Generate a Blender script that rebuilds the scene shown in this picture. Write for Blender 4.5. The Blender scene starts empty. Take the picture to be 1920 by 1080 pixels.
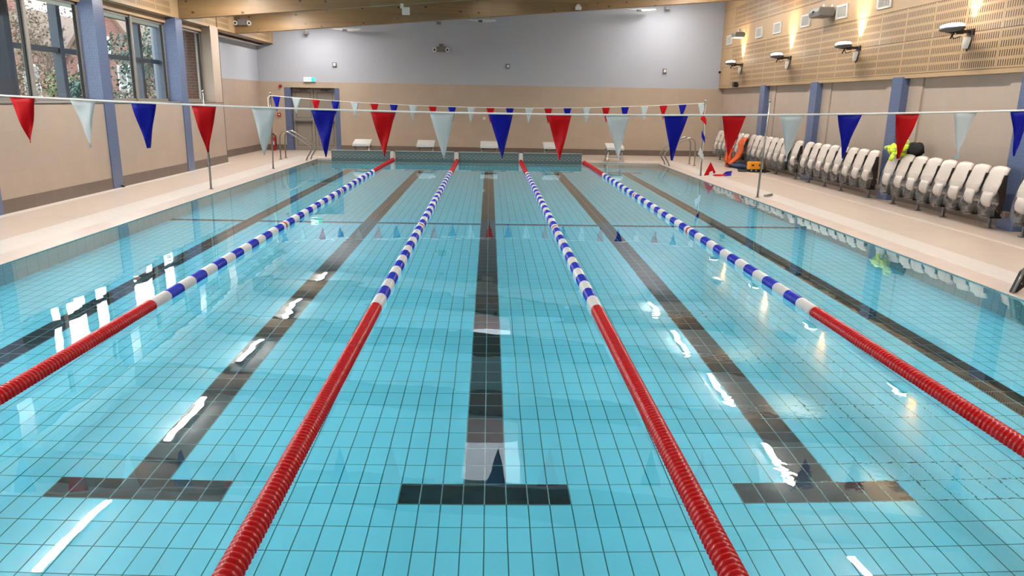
import bpy, bmesh, math, random
from mathutils import Vector, Matrix
random.seed(7)
PI = math.pi
S = bpy.context.scene
COL = S.collection

# ------------------------------------------------------------------ camera
def make_camera():
    f, cy, p, y, r = 1601.44, 673.98, 0.29334, 0.029894, 0.0173534
    fw = Vector((math.sin(y)*math.cos(p), math.cos(y)*math.cos(p), -math.sin(p)))
    rt = Vector((math.cos(y), -math.sin(y), 0))
    up = rt.cross(fw)
    r2 = math.cos(r)*rt + math.sin(r)*up
    u2 = -math.sin(r)*rt + math.cos(r)*up
    M = Matrix.Identity(4)
    for i in range(3):
        M[i][0], M[i][1], M[i][2] = r2[i], u2[i], -fw[i]
    M[0][3], M[1][3], M[2][3] = 0.0105, -2.533, 1.8227
    cd = bpy.data.cameras.new('camera'); cd.sensor_fit = 'HORIZONTAL'; cd.sensor_width = 36
    cd.lens = f/1920*36; cd.shift_y = (cy-540)/1920; cd.clip_end = 300
    c = bpy.data.objects.new('camera', cd); COL.objects.link(c); c.matrix_world = M
    S.camera = c
make_camera()

# ------------------------------------------------------------------ world, exposure
S.view_settings.view_transform = 'Standard'; S.view_settings.look = 'None'
S.view_settings.exposure = 2.32; S.view_settings.gamma = 1.0; S.view_settings.use_curve_mapping = False
w = bpy.data.worlds.new('world'); S.world = w; w.use_nodes = True
bg = w.node_tree.nodes['Background']; bg.inputs[0].default_value = (0.86, 0.95, 1.0, 1); bg.inputs[1].default_value = 1.6
STRIP = 42.0        # radiance of the ceiling strips
UPLIGHT = 125.0      # watts of each wall uplighter
cy = S.cycles
cy.max_bounces = 16; cy.diffuse_bounces = 7; cy.glossy_bounces = 8; cy.transmission_bounces = 10; cy.transparent_max_bounces = 12
cy.caustics_reflective = True; cy.caustics_refractive = True; cy.blur_glossy = 0.4
cy.sample_clamp_indirect = 30.0; cy.use_denoising = True
cy.use_adaptive_sampling = True; cy.adaptive_threshold = 0.02

# ------------------------------------------------------------------ materials
K = 1.0             # reflectance scale applied to the colours that follow
def lin(c):
    return tuple(K*(x/255/12.92 if x/255 <= 0.04045 else ((x/255+0.055)/1.055)**2.4) for x in c) + (1,)
class NT:
    def __init__(s, name):
        s.m = bpy.data.materials.new(name); s.m.use_nodes = True; s.t = s.m.node_tree; s.n = s.t.nodes; s.l = s.t.links
        s.b = s.n['Principled BSDF']; s.out = s.n['Material Output']
    def node(s, ty, **kw):
        n = s.n.new(ty)
        for k, v in kw.items(): setattr(n, k, v)
        return n
    def put(s, sock, v):
        if isinstance(v, bpy.types.NodeSocket): s.l.new(v, sock)
        else: sock.default_value = v
    def math(s, op, a, b=0.0, c=0.0, clamp=False):
        n = s.node('ShaderNodeMath', operation=op, use_clamp=clamp)
        s.put(n.inputs[0], a); s.put(n.inputs[1], b)
        if op in ('MULTIPLY_ADD', 'WRAP', 'COMPARE', 'SMOOTH_MIN'): s.put(n.inputs[2], c)
        return n.outputs[0]
    def coord(s):
        tc = s.node('ShaderNodeTexCoord'); sp = s.node('ShaderNodeSeparateXYZ'); s.l.new(tc.outputs['Object'], sp.inputs[0])
        return tc.outputs['Object'], sp.outputs
    def comb(s, x, y, z=0.0):
        n = s.node('ShaderNodeCombineXYZ'); s.put(n.inputs[0], x); s.put(n.inputs[1], y); s.put(n.inputs[2], z); return n.outputs[0]
    def mix(s, f, a, b, blend='MIX'):
        n = s.node('ShaderNodeMix', data_type='RGBA', blend_type=blend)
        s.put(n.inputs[0], f); s.put(n.inputs[6], a); s.put(n.inputs[7], b); return n.outputs[2]
    def noise(s, vec, scale, detail=2, rough=0.5):
        n = s.node('ShaderNodeTexNoise'); s.put(n.inputs['Vector'], vec); n.inputs['Scale'].default_value = scale
        n.inputs['Detail'].default_value = detail; n.inputs['Roughness'].default_value = rough; return n.outputs['Fac']
    def ramp(s, f, a, b, ca=(0, 0, 0, 1), cb=(1, 1, 1, 1)):
        n = s.node('ShaderNodeValToRGB'); s.put(n.inputs[0], f)
        n.color_ramp.elements[0].position = a; n.color_ramp.elements[0].color = ca
        n.color_ramp.elements[1].position = b; n.color_ramp.elements[1].color = cb
        return n.outputs[0]
    def brick(s, vec, wd, ht, joint, c1, c2, mortar, offset=0.0, smooth=0.1):
        n = s.node('ShaderNodeTexBrick', offset=offset, squash=1.0); n.offset_frequency = 2
        s.put(n.inputs['Vector'], vec); s.put(n.inputs['Color1'], c1); s.put(n.inputs['Color2'], c2); s.put(n.inputs['Mortar'], mortar)
        n.inputs['Scale'].default_value = 1.0; n.inputs['Mortar Size'].default_value = joint/2
        n.inputs['Mortar Smooth'].default_value = smooth; n.inputs['Bias'].default_value = 0
        n.inputs['Brick Width'].default_value = wd; n.inputs['Row Height'].default_value = ht
        return n.outputs['Color'], n.outputs['Fac']
    def bump(s, h, strength, dist=0.01):
        n = s.node('ShaderNodeBump'); s.put(n.inputs['Height'], h); n.inputs['Strength'].default_value = strength
        n.inputs['Distance'].default_value = dist; s.l.new(n.outputs[0], s.b.inputs['Normal'])
    def set(s, col=None, rough=None, metal=None, spec=None):
        if col is not None: s.put(s.b.inputs['Base Color'], col)
        if rough is not None: s.put(s.b.inputs['Roughness'], rough)
        if metal is not None: s.b.inputs['Metallic'].default_value = metal
        if spec is not None: s.b.inputs['Specular IOR Level'].default_value = spec
        return s.m
def plain(name, c, rough=0.5, metal=0.0, var=0.06, scale=6):
    t = NT(name); v, _ = t.coord(); n = t.noise(v, scale, 3)
    a = lin(c); d = tuple(x*(1-var*2) for x in a[:3])+(1,)
    return t.set(t.mix(n, d, a), rough, metal)
def tiles(name, axes, wd, ht, joint, c1, c2, mortar, off=(0, 0), rough=0.25, var=0.1, nscale=0.7, bump=0.15):
    t = NT(name); v, x = t.coord()
    ax = {'x': x[0], 'y': x[1], 'z': x[2]}
    u = t.math('SUBTRACT', ax[axes[0]], off[0]-100*wd); vv = t.math('SUBTRACT', ax[axes[1]], off[1]-100*ht)
    c, f = t.brick(t.comb(u, vv), wd, ht, joint, lin(c1), lin(c2), lin(mortar))
    n = t.noise(v, nscale, 3); c = t.mix(t.math('MULTIPLY', n, var), c, (0.0, 0.0, 0.0, 1))
    if bump: t.bump(t.math('SUBTRACT', 1.0, f), bump, 0.003)
    return t.set(c, rough)
def emitter(name, c, strength):
    t = NT(name); t.b.inputs['Emission Color'].default_value = c; t.b.inputs['Emission Strength'].default_value = strength
    t.set(c, 0.5); return t.m

M = {}
TQ = ((120, 230, 255), (113, 225, 251), (4, 106, 124))
TY = 1.924
M['pool_tile'] = tiles('turquoise pool floor tile', 'xy', .125, .25, .007, *TQ, off=(0, TY), var=.12, nscale=.5)
M['pool_black'] = tiles('black pool lane tile', 'xy', .125, .25, .007, (3, 42, 50), (3, 38, 46), (130, 165, 165), off=(0, TY), var=.1)
K = .68
M['pool_wall_side'] = tiles('pool side wall tile', 'yz', .25, .125, .007, (178, 214, 212), (170, 208, 208), (80, 150, 154), off=(TY, 0))
M['pool_wall_end'] = tiles('pool end wall tile', 'xz', .25, .125, .007, (178, 214, 212), (170, 208, 208), (80, 150, 154))
K = .54
def mosaic(name, axes): return tiles(name, axes, .025, .025, .0045, (86, 112, 168), (66, 92, 150), (172, 182, 200), rough=.3, var=.12, nscale=2, bump=.1)
M['mos_y'] = mosaic('blue mosaic side face', 'yz'); M['mos_x'] = mosaic('blue mosaic end face', 'xz')
def stone(name, axes, c1, c2, wd=.6, ht=.6, j=.003, mort=(200, 180, 162), rough=.45):
    t = NT(name); v, x = t.coord(); ax = {'x': x[0], 'y': x[1], 'z': x[2]}
    c, f = t.brick(t.comb(t.math('ADD', ax[axes[0]], 60.0), t.math('ADD', ax[axes[1]], 59.95)), wd, ht, j, lin(c1), lin(c2), lin(mort), offset=.5)
    n = t.noise(v, 3.0, 5, .65); c = t.mix(t.math('MULTIPLY', n, .16), c, lin((110, 92, 76)))
    return t.set(c, rough)
M['stone_yz'] = stone('beige wall tile', 'yz', (222, 199, 180), (217, 194, 175))
K = .62
M['stone_xz'] = stone('beige end wall tile', 'xz', (216, 194, 172), (211, 189, 167))
K = .54
M['skirt_yz'] = stone('brown skirting tile', 'yz', (140, 120, 106), (134, 115, 101), wd=.6, ht=2)
M['skirt_xz'] = stone('brown end skirting tile', 'xz', (140, 120, 106), (134, 115, 101), wd=.6, ht=2)
M['deck'] = stone('beige deck tile', 'xy', (250, 228, 210), (246, 224, 206), wd=.3, ht=.3, j=.003, mort=(226, 206, 190), rough=.35)
K = .66
t = NT('white coping mosaic'); v, x = t.coord()
c, f = t.brick(t.comb(t.math('ADD', x[0], 60.0), t.math('ADD', x[1], 60.0)), .05, .05, .004, lin((248, 240, 232)), lin((238, 228, 220)), lin((214, 202, 194)))
c = t.mix(t.math('MULTIPLY', t.noise(v, 1.3, 5, .7), .2), c, lin((215, 190, 175))); M['coping'] = t.set(c, .3)
M['gutter'] = stone('pale pink gutter edge tile', 'xy', (234, 214, 202), (228, 206, 194), wd=.25, ht=.25, j=.004, mort=(200, 180, 168), rough=.3)
M['channel'] = plain('pale drain strip', (250, 236, 224), .35)
K = .57
M['blue_wall'] = plain('pale blue grey wall paint', (208, 212, 222), .7, var=.02, scale=1.2)
K = 1.0
M['ceiling'] = plain('off white ceiling board', (226, 224, 220), .8, var=.03)
M['white_wall'] = plain('white plaster', (225, 222, 218), .8, var=.02)
K = .54

def wood(name, c1, c2, along, rough=.5, knots=True):
    t = NT(name); v, x = t.coord()
    ax = {'x': x[0], 'y': x[1], 'z': x[2]}; other = 'y' if along == 'x' else 'x'
    vec = t.comb(t.math('MULTIPLY', ax[along], .6), t.math('MULTIPLY', ax[other], 6.0), t.math('MULTIPLY', ax['z'], 14.0))
    n = t.noise(vec, 1.6, 5, .6); c = t.mix(n, lin(c1), lin(c2))
    lam = t.math('MULTIPLY', ax['z'], 1/.09); lam = t.math('FLOOR', lam)
    cell = t.comb(t.math('FLOOR', t.math('MULTIPLY', ax[along], .35)), lam, 0.0)
    wn = t.node('ShaderNodeTexWhiteNoise'); t.put(wn.inputs['Vector'], cell)
    c = t.mix(t.math('MULTIPLY', wn.outputs['Value'], .34), c, lin((120, 86, 48)))
    if knots:
        vo = t.node('ShaderNodeTexVoronoi'); t.put(vo.inputs['Vector'], t.comb(t.math('MULTIPLY', ax[along], 3.4), ax[other], t.math('MULTIPLY', ax['z'], 5.0)))
        vo.inputs['Scale'].default_value = 1.0
        k = t.ramp(vo.outputs['Distance'], .10, .16, (1, 1, 1, 1), (0, 0, 0, 1)); c = t.mix(k, c, lin((92, 56, 30)))
    return t.set(c, rough)
K = .44
M['glulam'] = wood('spruce glulam timber', (204, 166, 112), (160, 118, 72), 'x')
K = .54
M['ply'] = plain('plain maple panel', (220, 182, 136), .5, var=.05, scale=3)
def slotted(name, y0, rows, zlo, c=(220, 182, 136), cell=1.1, pitch=.065, pw=.40, endy=None):
    # routed slots of an acoustic panel: groups of short vertical slots in four rows per board
    t = NT(name); v, x = t.coord(); y, z = x[1], x[2]
    yc = t.math('MODULO', t.math('ADD', y, 110-y0), cell)
    inc = t.math('MULTIPLY', t.math('GREATER_THAN', yc, .03), t.math('LESS_THAN', yc, cell-.03))
    ys = t.math('MODULO', t.math('SUBTRACT', yc, .03), pitch)
    sl = t.math('MULTIPLY', t.math('GREATER_THAN', ys, pitch*(.5-pw/2)), t.math('LESS_THAN', ys, pitch*(.5+pw/2)))
    zc = t.math('MODULO', t.math('SUBTRACT', z, zlo), .1425)
    zr = t.math('MULTIPLY', t.math('GREATER_THAN', zc, .022), t.math('LESS_THAN', zc, .120))
    m = t.math('MULTIPLY', t.math('MULTIPLY', inc, sl), zr)
    if endy: m = t.math('MULTIPLY', m, t.math('LESS_THAN', y, endy))
    base = t.mix(t.noise(v, 2.5, 4), lin(tuple(q*.95 for q in c)), lin(c))
    # faint butt joints between boards
    yj = t.math('MODULO', t.math('ADD', y, 110-y0+.006), cell*2)
    base = t.mix(t.math('MULTIPLY', t.math('LESS_THAN', yj, .008), .5), base, lin((130, 96, 60)))
    col = t.mix(m, base, lin((84, 56, 34)))
    t.bump(t.math('SUBTRACT', 1.0, m), .4, .01)
    return t.set(col, .5)
M['slot_low'] = slotted('slotted maple panel', .55, 4, 2.46, endy=27.15)
M['slot_left'] = slotted('slotted maple bulkhead panel', .35, 2, 3.62, c=(206, 168, 120))
M['chrome'] = NT('brushed stainless steel').set((.30, .29, .27, 1), .30, 1.0)
M['grey_metal'] = NT('grey painted steel').set(lin((120, 122, 126)), .4, .6)
M['frame'] = NT('anodised window frame').set(lin((176, 168, 158)), .4, .3)
M['gasket'] = plain('black gasket', (18, 18, 20), .5)
K = .70
M['white_plastic'] = plain('white plastic', (236, 232, 226), .35, var=.02)
M['seat_white'] = plain('warm white seat shell', (228, 214, 202), .35, var=.02)
K = .5
M['black_plastic'] = plain('black plastic', (22, 20, 20), .4)
M['seat_dark'] = plain('dark brown seat bracket', (52, 40, 36), .45)
M['beam_grey'] = plain('taupe seat beam paint', (150, 134, 120), .5)
M['rail_grey'] = plain('grey seat leg paint', (150, 146, 142), .5)
K = 1.0
M['flag_red'] = plain('red vinyl', (186, 3, 14), .5, var=.05)
M['flag_blue'] = plain('blue vinyl', (0, 10, 140), .5, var=.05)
def vinyl_white():
    t = NT('white translucent vinyl'); t.set(lin((200, 206, 208)), .3)
    tr = t.node('ShaderNodeBsdfTranslucent'); tr.inputs[0].default_value = lin((228, 234, 234))
    mx = t.node('ShaderNodeMixShader'); mx.inputs[0].default_value = .35
    t.l.new(t.b.outputs[0], mx.inputs[1]); t.l.new(tr.outputs[0], mx.inputs[2]); t.l.new(mx.outputs[0], t.out.inputs[0]); return t.m
M['flag_white'] = vinyl_white()
M['cord'] = plain('white cord', (238, 234, 228), .6)
M['float_red'] = plain('red float plastic', (186, 4, 10), .25, var=.03)
M['float_blue'] = plain('blue float plastic', (22, 38, 176), .25, var=.03)
M['float_white'] = plain('white float plastic', (212, 206, 204), .3, var=.03)
K = .54
M['door'] = plain('grey beige door paint', (176, 166, 152), .5, var=.03)
M['door_dark'] = plain('shadow gap grey', (96, 88, 80), .6)
M['red'] = plain('red enamel', (190, 20, 22), .35)
K = .9
M['orange'] = plain('orange nylon cloth', (225, 92, 32), .8, var=.2, scale=14)
M['yellow_case'] = plain('amber plastic case', (250, 160, 30), .4)
K = .55
M['navy'] = plain('navy bag cloth', (32, 62, 100), .8, var=.15, scale=20)
M['black_cloth'] = plain('black cloth', (8, 8, 11), .9, var=.2, scale=20)
def hivis():
    t = NT('fluorescent yellow cloth'); v, x = t.coord(); c = t.ramp(t.noise(v, 9, 2), .52, .56, lin((216, 240, 40)), lin((150, 165, 90)))
    return t.set(c, .8)
K = .9; M['hivis'] = hivis(); K = .54
M['dark_blue_steel'] = plain('dark blue grey painted steel', (52, 66, 84), .5)
K = 1.0
M['strip'] = emitter('lit strip diffuser', (1.0, .955, .91, 1), STRIP)
M['uplens'] = emitter('lit floodlight lens', (1.0, .95, .88, 1), 4.5)
M['exit_white'] = emitter('lit white sign face', (.85, 1.0, .97, 1), .2)
M['exit_green'] = emitter('lit green sign face', (.02, .75, .36, 1), .2)
def glass(name, tint=(1, 1, 1, 1), fac=.0):
    t = NT(name); lw = t.node('ShaderNodeLayerWeight'); lw.inputs[0].default_value = .5
    fr = t.math('MULTIPLY_ADD', t.math('POWER', lw.outputs['Facing'], 5.0), .9, .07)
    tr = t.node('ShaderNodeBsdfTransparent'); tr.inputs[0].default_value = tint
    gl = t.node('ShaderNodeBsdfGlossy'); gl.inputs['Roughness'].default_value = .0
    mx = t.node('ShaderNodeMixShader'); t.l.new(fr, mx.inputs[0])
    t.l.new(tr.outputs[0], mx.inputs[1]); t.l.new(gl.outputs[0], mx.inputs[2]); t.l.new(mx.outputs[0], t.out.inputs[0]); return t.m
M['glass'] = glass('window glass', (.93, .96, .97, 1)); M['rooflight_glass'] = glass('tinted rooflight glass', (.42, .42, .44, 1)); M['shaft'] = plain('pale pink beige shaft lining', (206, 178, 168), .8)
def film():
    t = NT('clear crinkled plastic film'); tr = t.node('ShaderNodeBsdfTransparent'); tr.inputs[0].default_value = (.93, .93, .93, 1)
    v, x = t.coord(); t.b.inputs['Base Color'].default_value = lin((230, 226, 220)); t.b.inputs['Roughness'].default_value = .12
    n = t.noise(v, 11, 3, .6); t.bump(n, .3, .03)
    mx = t.node('ShaderNodeMixShader'); t.l.new(t.ramp(n, .4, .8, (.06, .06, .06, 1), (.30, .30, .30, 1)), mx.inputs[0])
    t.l.new(tr.outputs[0], mx.inputs[1]); t.l.new(t.b.outputs[0], mx.inputs[2]); t.l.new(mx.outputs[0], t.out.inputs[0]); return t.m
M['film'] = film()
def water():
    t = NT('pool water'); v, x = t.coord()
    g = t.node('ShaderNodeBsdfGlass'); g.inputs['IOR'].default_value = 1.333; g.inputs['Roughness'].default_value = 0.0
    g.inputs['Color'].default_value = (.97, .995, 1.0, 1)
    n1 = t.noise(t.comb(x[0], t.math('MULTIPLY', x[1], .8)), 1.7, 2, .45)
    n2 = t.noise(v, 16.0, 2, .5)
    # gentle agitation by the pool inlets
    def patch(cx, cy_, rx, ry):
        dx = t.math('DIVIDE', t.math('SUBTRACT', x[0], cx), rx); dy = t.math('DIVIDE', t.math('SUBTRACT', x[1], cy_), ry)
        d = t.math('ADD', t.math('MULTIPLY', dx, dx), t.math('MULTIPLY', dy, dy))
        return t.math('SUBTRACT', 1.0, d, clamp=True)
    p = t.math('ADD', t.math('ADD', patch(2.05, 4.9, .9, .28), patch(2.1, 3.6, .8, .3)), t.math('ADD', patch(2.2, 2.5, .9, .35), patch(2.3, 1.45, 1.0, .4)))
    h = t.math('ADD', t.math('MULTIPLY', n1, .016), t.math('MULTIPLY', t.math('MULTIPLY', n2, p), .006))
    b = t.node('ShaderNodeBump'); b.inputs['Strength'].default_value = 1.0; b.inputs['Distance'].default_value = .14
    t.put(b.inputs['Height'], h); t.l.new(b.outputs[0], g.inputs['Normal']); t.l.new(g.outputs[0], t.out.inputs[0]); return t.m
M['water'] = water()

for k in ('flag_red', 'flag_blue', 'float_red', 'float_blue'): M[k].node_tree.nodes['Principled BSDF'].inputs['Specular IOR Level'].default_value = .18 if 'flag' in k else .45
# ------------------------------------------------------------------ mesh helpers
class MB:
    def __init__(s): s.bm = bmesh.new(); s.mi = 0
    def face(s, vs, mi=None):
        try: f = s.bm.faces.new(vs); f.material_index = s.mi if mi is None else mi; return f
        except ValueError: return None
    def quad(s, a, b, c, d, mi=None): return s.face([s.bm.verts.new(p) for p in (a, b, c, d)], mi)
    def poly(s, pts, mi=None): return s.face([s.bm.verts.new(p) for p in pts], mi)
    def box(s, x0, x1, y0, y1, z0, z1, mi=None, R=None):
        P = [Vector((x, y, z)) for z in (z0, z1) for y in (y0, y1) for x in (x0, x1)]
        if R is not None: P = [R @ p for p in P]
        v = [s.bm.verts.new(p) for p in P]
        for f in ((0, 2, 3, 1), (4, 5, 7, 6), (0, 1, 5, 4), (2, 6, 7, 3), (0, 4, 6, 2), (1, 3, 7, 5)): s.face([v[i] for i in f], mi)
    def prism(s, pts, d, mi=None):
        d = Vector(d); a = [s.bm.verts.new(Vector(p)) for p in pts]; b = [s.bm.verts.new(Vector(p)+d) for p in pts]
        s.face(a[::-1], mi); s.face(b, mi); n = len(a)
        for i in range(n): s.face([a[i], a[(i+1) % n], b[(i+1) % n], b[i]], mi)
    def rings(s, rs, close=True, caps=True, mi=None):
        V = [[s.bm.verts.new(p) for p in r] for r in rs]
        for i in range(len(V)-1):
            n = len(V[i])
            for j in range(n if close else n-1): s.face([V[i][j], V[i][(j+1) % n], V[i+1][(j+1) % n], V[i+1][j]], mi)
        if caps and close: s.face(V[0][::-1], mi); s.face(V[-1], mi)
    def tube(s, pts, r, n=8, mi=None, caps=True):
        pts = [Vector(p) for p in pts]; rr = r if isinstance(r, (list, tuple)) else [r]*len(pts); rs = []
        up = Vector((0, 0, 1)); d0 = (pts[1]-pts[0]).normalized()
        if abs(d0.dot(up)) > .95: up = Vector((1, 0, 0))
        a = d0.cross(up).normalized()
        for i, p in enumerate(pts):
            if i == 0: d = d0
            elif i == len(pts)-1: d = (pts[i]-pts[i-1]).normalized()
            else: d = ((pts[i+1]-p).normalized()+(p-pts[i-1]).normalized()).normalized()
            a = (a-d*a.dot(d)).normalized(); b = d.cross(a)
            rs.append([p+(a*math.cos(2*PI*k/n)+b*math.sin(2*PI*k/n))*rr[i] for k in range(n)])
        s.rings(rs, True, caps, mi)
    def lathe_y(s, prof, n=16, x=0, z=0, mi=None, caps=True):
        s.rings([[Vector((x+r*math.cos(2*PI*k/n), y, z+r*math.sin(2*PI*k/n))) for k in range(n)] for y, r in prof], True, caps, mi)
    def ell(s, c, r, nu=16, nv=8, mi=None, R=None):
        c = Vector(c); rs = []
        for i in range(1, nv):
            th = PI*i/nv
            ring = [Vector((r[0]*math.sin(th)*math.cos(2*PI*k/nu), r[1]*math.sin(th)*math.sin(2*PI*k/nu), r[2]*math.cos(th))) for k in range(nu)]
            rs.append([c+(R @ p if R is not None else p) for p in ring])
        s.rings(rs, True, True, mi)
    def build(s, name, mats, parent=None, smooth=False, loc=None, bevel=0, solid=0, sub=0):
        bmesh.ops.remove_doubles(s.bm, verts=s.bm.verts, dist=1e-6)
        bmesh.ops.recalc_face_normals(s.bm, faces=s.bm.faces)
        me = bpy.data.meshes.new(name); s.bm.to_mesh(me); s.bm.free()
        for m in (mats if isinstance(mats, (list, tuple)) else [mats]): me.materials.append(m)
        if smooth:
            for p in me.polygons: p.use_smooth = True
        o = bpy.data.objects.new(name, me); COL.objects.link(o)
        if parent is not None: o.parent = parent
        if loc is not None: o.location = loc
        if bevel:
            b = o.modifiers.new('bevel', 'BEVEL'); b.width = bevel; b.segments = 2; b.limit_method = 'ANGLE'
        if solid:
            b = o.modifiers.new('solid', 'SOLIDIFY'); b.thickness = solid; b.offset = 0
        if sub:
            b = o.modifiers.new('sub', 'SUBSURF'); b.levels = sub; b.render_levels = sub
        return o
def tag(o, label, cat, group=None):
    o['label'] = label; o['category'] = cat
    if group: o['group'] = group
    return o
def thing(name, label, cat, loc=(0, 0, 0), rz=0, group=None):
    o = bpy.data.objects.new(name, None); COL.objects.link(o); o.location = loc; o.rotation_euler = (0, 0, rz); o.empty_display_size = .1
    return tag(o, label, cat, group)
def struct(o, label=None):
    o['kind'] = 'structure'
    if label: o['label'] = label
    return o
def copy_tree(o, parent=None):
    c = o.copy(); COL.objects.link(c)
    if parent is not None: c.parent = parent
    for ch in list(o.children): copy_tree(ch, c)
    return c
def box_obj(name, mat, b, parent=None, **k):
    m = MB(); m.box(*b); return m.build(name, mat, parent, **k)

# ------------------------------------------------------------------ room constants
XL, XR = -5.35, 5.35            # water edges
LW, RW = -7.35, 8.15            # hall side walls
FW, NW = 28.6, -7.0             # far and near walls
DK = 0.05                       # deck level
def ceil_z(x): return 4.68+.081*x
def beam_z(x): return 3.56+.081*(x+7.45)
def pool_z(y): return -(0.812+0.0364*y)

# ------------------------------------------------------------------ pool shell
m = MB(); m.poly([(XL, 0, pool_z(0)), (XR, 0, pool_z(0)), (XR, 25, pool_z(25)), (XL, 25, pool_z(25))]); struct(m.build('pool_floor', M['pool_tile']), 'turquoise tiled pool floor under the water')
for nm, x in (('pool_wall_left', XL), ('pool_wall_right', XR)):
    m = MB(); m.poly([(x, 0, pool_z(0)), (x, 25, pool_z(25)), (x, 25, .012), (x, 0, .012)]); struct(m.build(nm, M['pool_wall_side']))
for nm, y in (('pool_wall_near', 0), ('pool_wall_far', 25)):
    m = MB(); m.poly([(XL, y, pool_z(y)), (XR, y, pool_z(y)), (XR, y, .012), (XL, y, .012)]); struct(m.build(nm, M['pool_wall_end']))
def floor_strip(name, x0, x1, y0, y1, label):
    m = MB(); e = .004; n = max(1, int((y1-y0)/1))
    m.poly([(x0, y0, pool_z(y0)+e), (x1, y0, pool_z(y0)+e), (x1, y1, pool_z(y1)+e), (x0, y1, pool_z(y1)+e)])
    struct(m.build(name, M['pool_black']), label)
names = ['leftmost', 'second from left', 'central', 'second from right', 'rightmost']
for i, X in enumerate((-4, -2, 0, 2, 4)):
    floor_strip('lane_line', X-.125, X+.125, TY+.25, 22.92, names[i]+' black lane line on the pool floor')
    floor_strip('lane_line_crossbar', X-.5, X+.5, TY, TY+.25, 'black crossbar at the near end of the '+names[i]+' lane line')
    floor_strip('lane_line_crossbar', X-.5, X+.5, 22.92, 23.17, 'black crossbar at the far end of the '+names[i]+' lane line')
xs = [XL, -4.125, -3.875, -2.125, -1.875, -.125, .125, 1.875, 2.125, 3.875, 4.125, XR]
m = MB(); y0, y1 = 12.0, 12.17
for k in range(0, 12, 2): m.poly([(xs[k], y0, pool_z(y0)+.004), (xs[k+1], y0, pool_z(y0)+.004), (xs[k+1], y1, pool_z(y1)+.004), (xs[k], y1, pool_z(y1)+.004)])
struct(m.build('floor_depth_line', M['pool_black']), 'thin dark line crossing the pool floor at mid length')
m = MB(); m.quad((XL, 0, 0), (XR, 0, 0), (XR, 25, 0), (XL, 25, 0)); wat = m.build('pool_water', M['water']); wat['kind'] = 'stuff'; tag(wat, 'clear still water filling the swimming pool', 'water')

# deck: coping, beige floor, channels
def ring(name, xo0, xo1, yo0, yo1, xi0, xi1, yi0, yi1, z, mat, zi=None, label=None):
    zi = z if zi is None else zi; m = MB()
    o = [(xo0, yo0, z), (xo1, yo0, z), (xo1, yo1, z), (xo0, yo1, z)]; i = [(xi0, yi0, zi), (xi1, yi0, zi), (xi1, yi1, zi), (xi0, yi1, zi)]
    for k in range(4): m.quad(o[k], o[(k+1) % 4], i[(k+1) % 4], i[k])
    return struct(m.build(name, mat), label)
ring('trim_1', -5.6, 5.6, -.25, 25.25, XL, XR, 0, 25, .045, M['gutter'], zi=.012, label='pink tiled gutter edge round the water')
ring('trim_2', -6.1, 6.02, -.7, 25.7, -5.6, 5.6, -.25, 25.25, DK, M['coping'], zi=.045, label='white mosaic coping round the pool')
ring('floor', -8.5, 8.45, NW-.25, FW+.48, -6.1, 6.02, -.7, 25.7, DK, M['deck'], label='beige tiled pool deck')
struct(box_obj('trim_3', M['channel'], (7.13, 7.21, NW, 26.5, DK, DK+.004)), 'pale drain strip along the right deck')
struct(box_obj('trim_4', M['channel'], (LW, -7.17, NW, 22.3, DK, DK+.004)), 'pale strip along the foot of the left wall')

# ------------------------------------------------------------------ walls
def wall_poly(name, pts, mat, label=None, mis=None): m = MB(); m.poly(pts); return struct(m.build(name, mat), label)
# far wall
m = MB()
X0, X1 = -7.95, RW+.1
DX0, DX1, DZ = -7.10, -5.20, 2.16     # door opening
m.mi = 0
m.poly([(X0, FW, DK), (DX0, FW, DK), (DX0, FW, 2.35), (X0, FW, 2.35)]); m.poly([(DX1, FW, DK), (X1, FW, DK), (X1, FW, 2.35), (DX1, FW, 2.35)])
m.poly([(DX0, FW, DZ), (DX1, FW, DZ), (DX1, FW, 2.35), (DX0, FW, 2.35)])
m.mi = 1; m.poly([(X0, FW, 2.35), (X1, FW, 2.35), (X1, FW, ceil_z(X1)+.1), (X0, FW, ceil_z(X0)+.1)])
struct(m.build('wall_far', [M['stone_xz'], M['blue_wall']]), 'far end wall, beige tile below and pale blue paint above')
m = MB()
m.box(X0, DX0-.0, FW-.012, FW, DK, .245); m.box(DX1, RW, FW-.012, FW, DK, .245); struct(m.build('baseboard_far', M['skirt_xz']))
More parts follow.
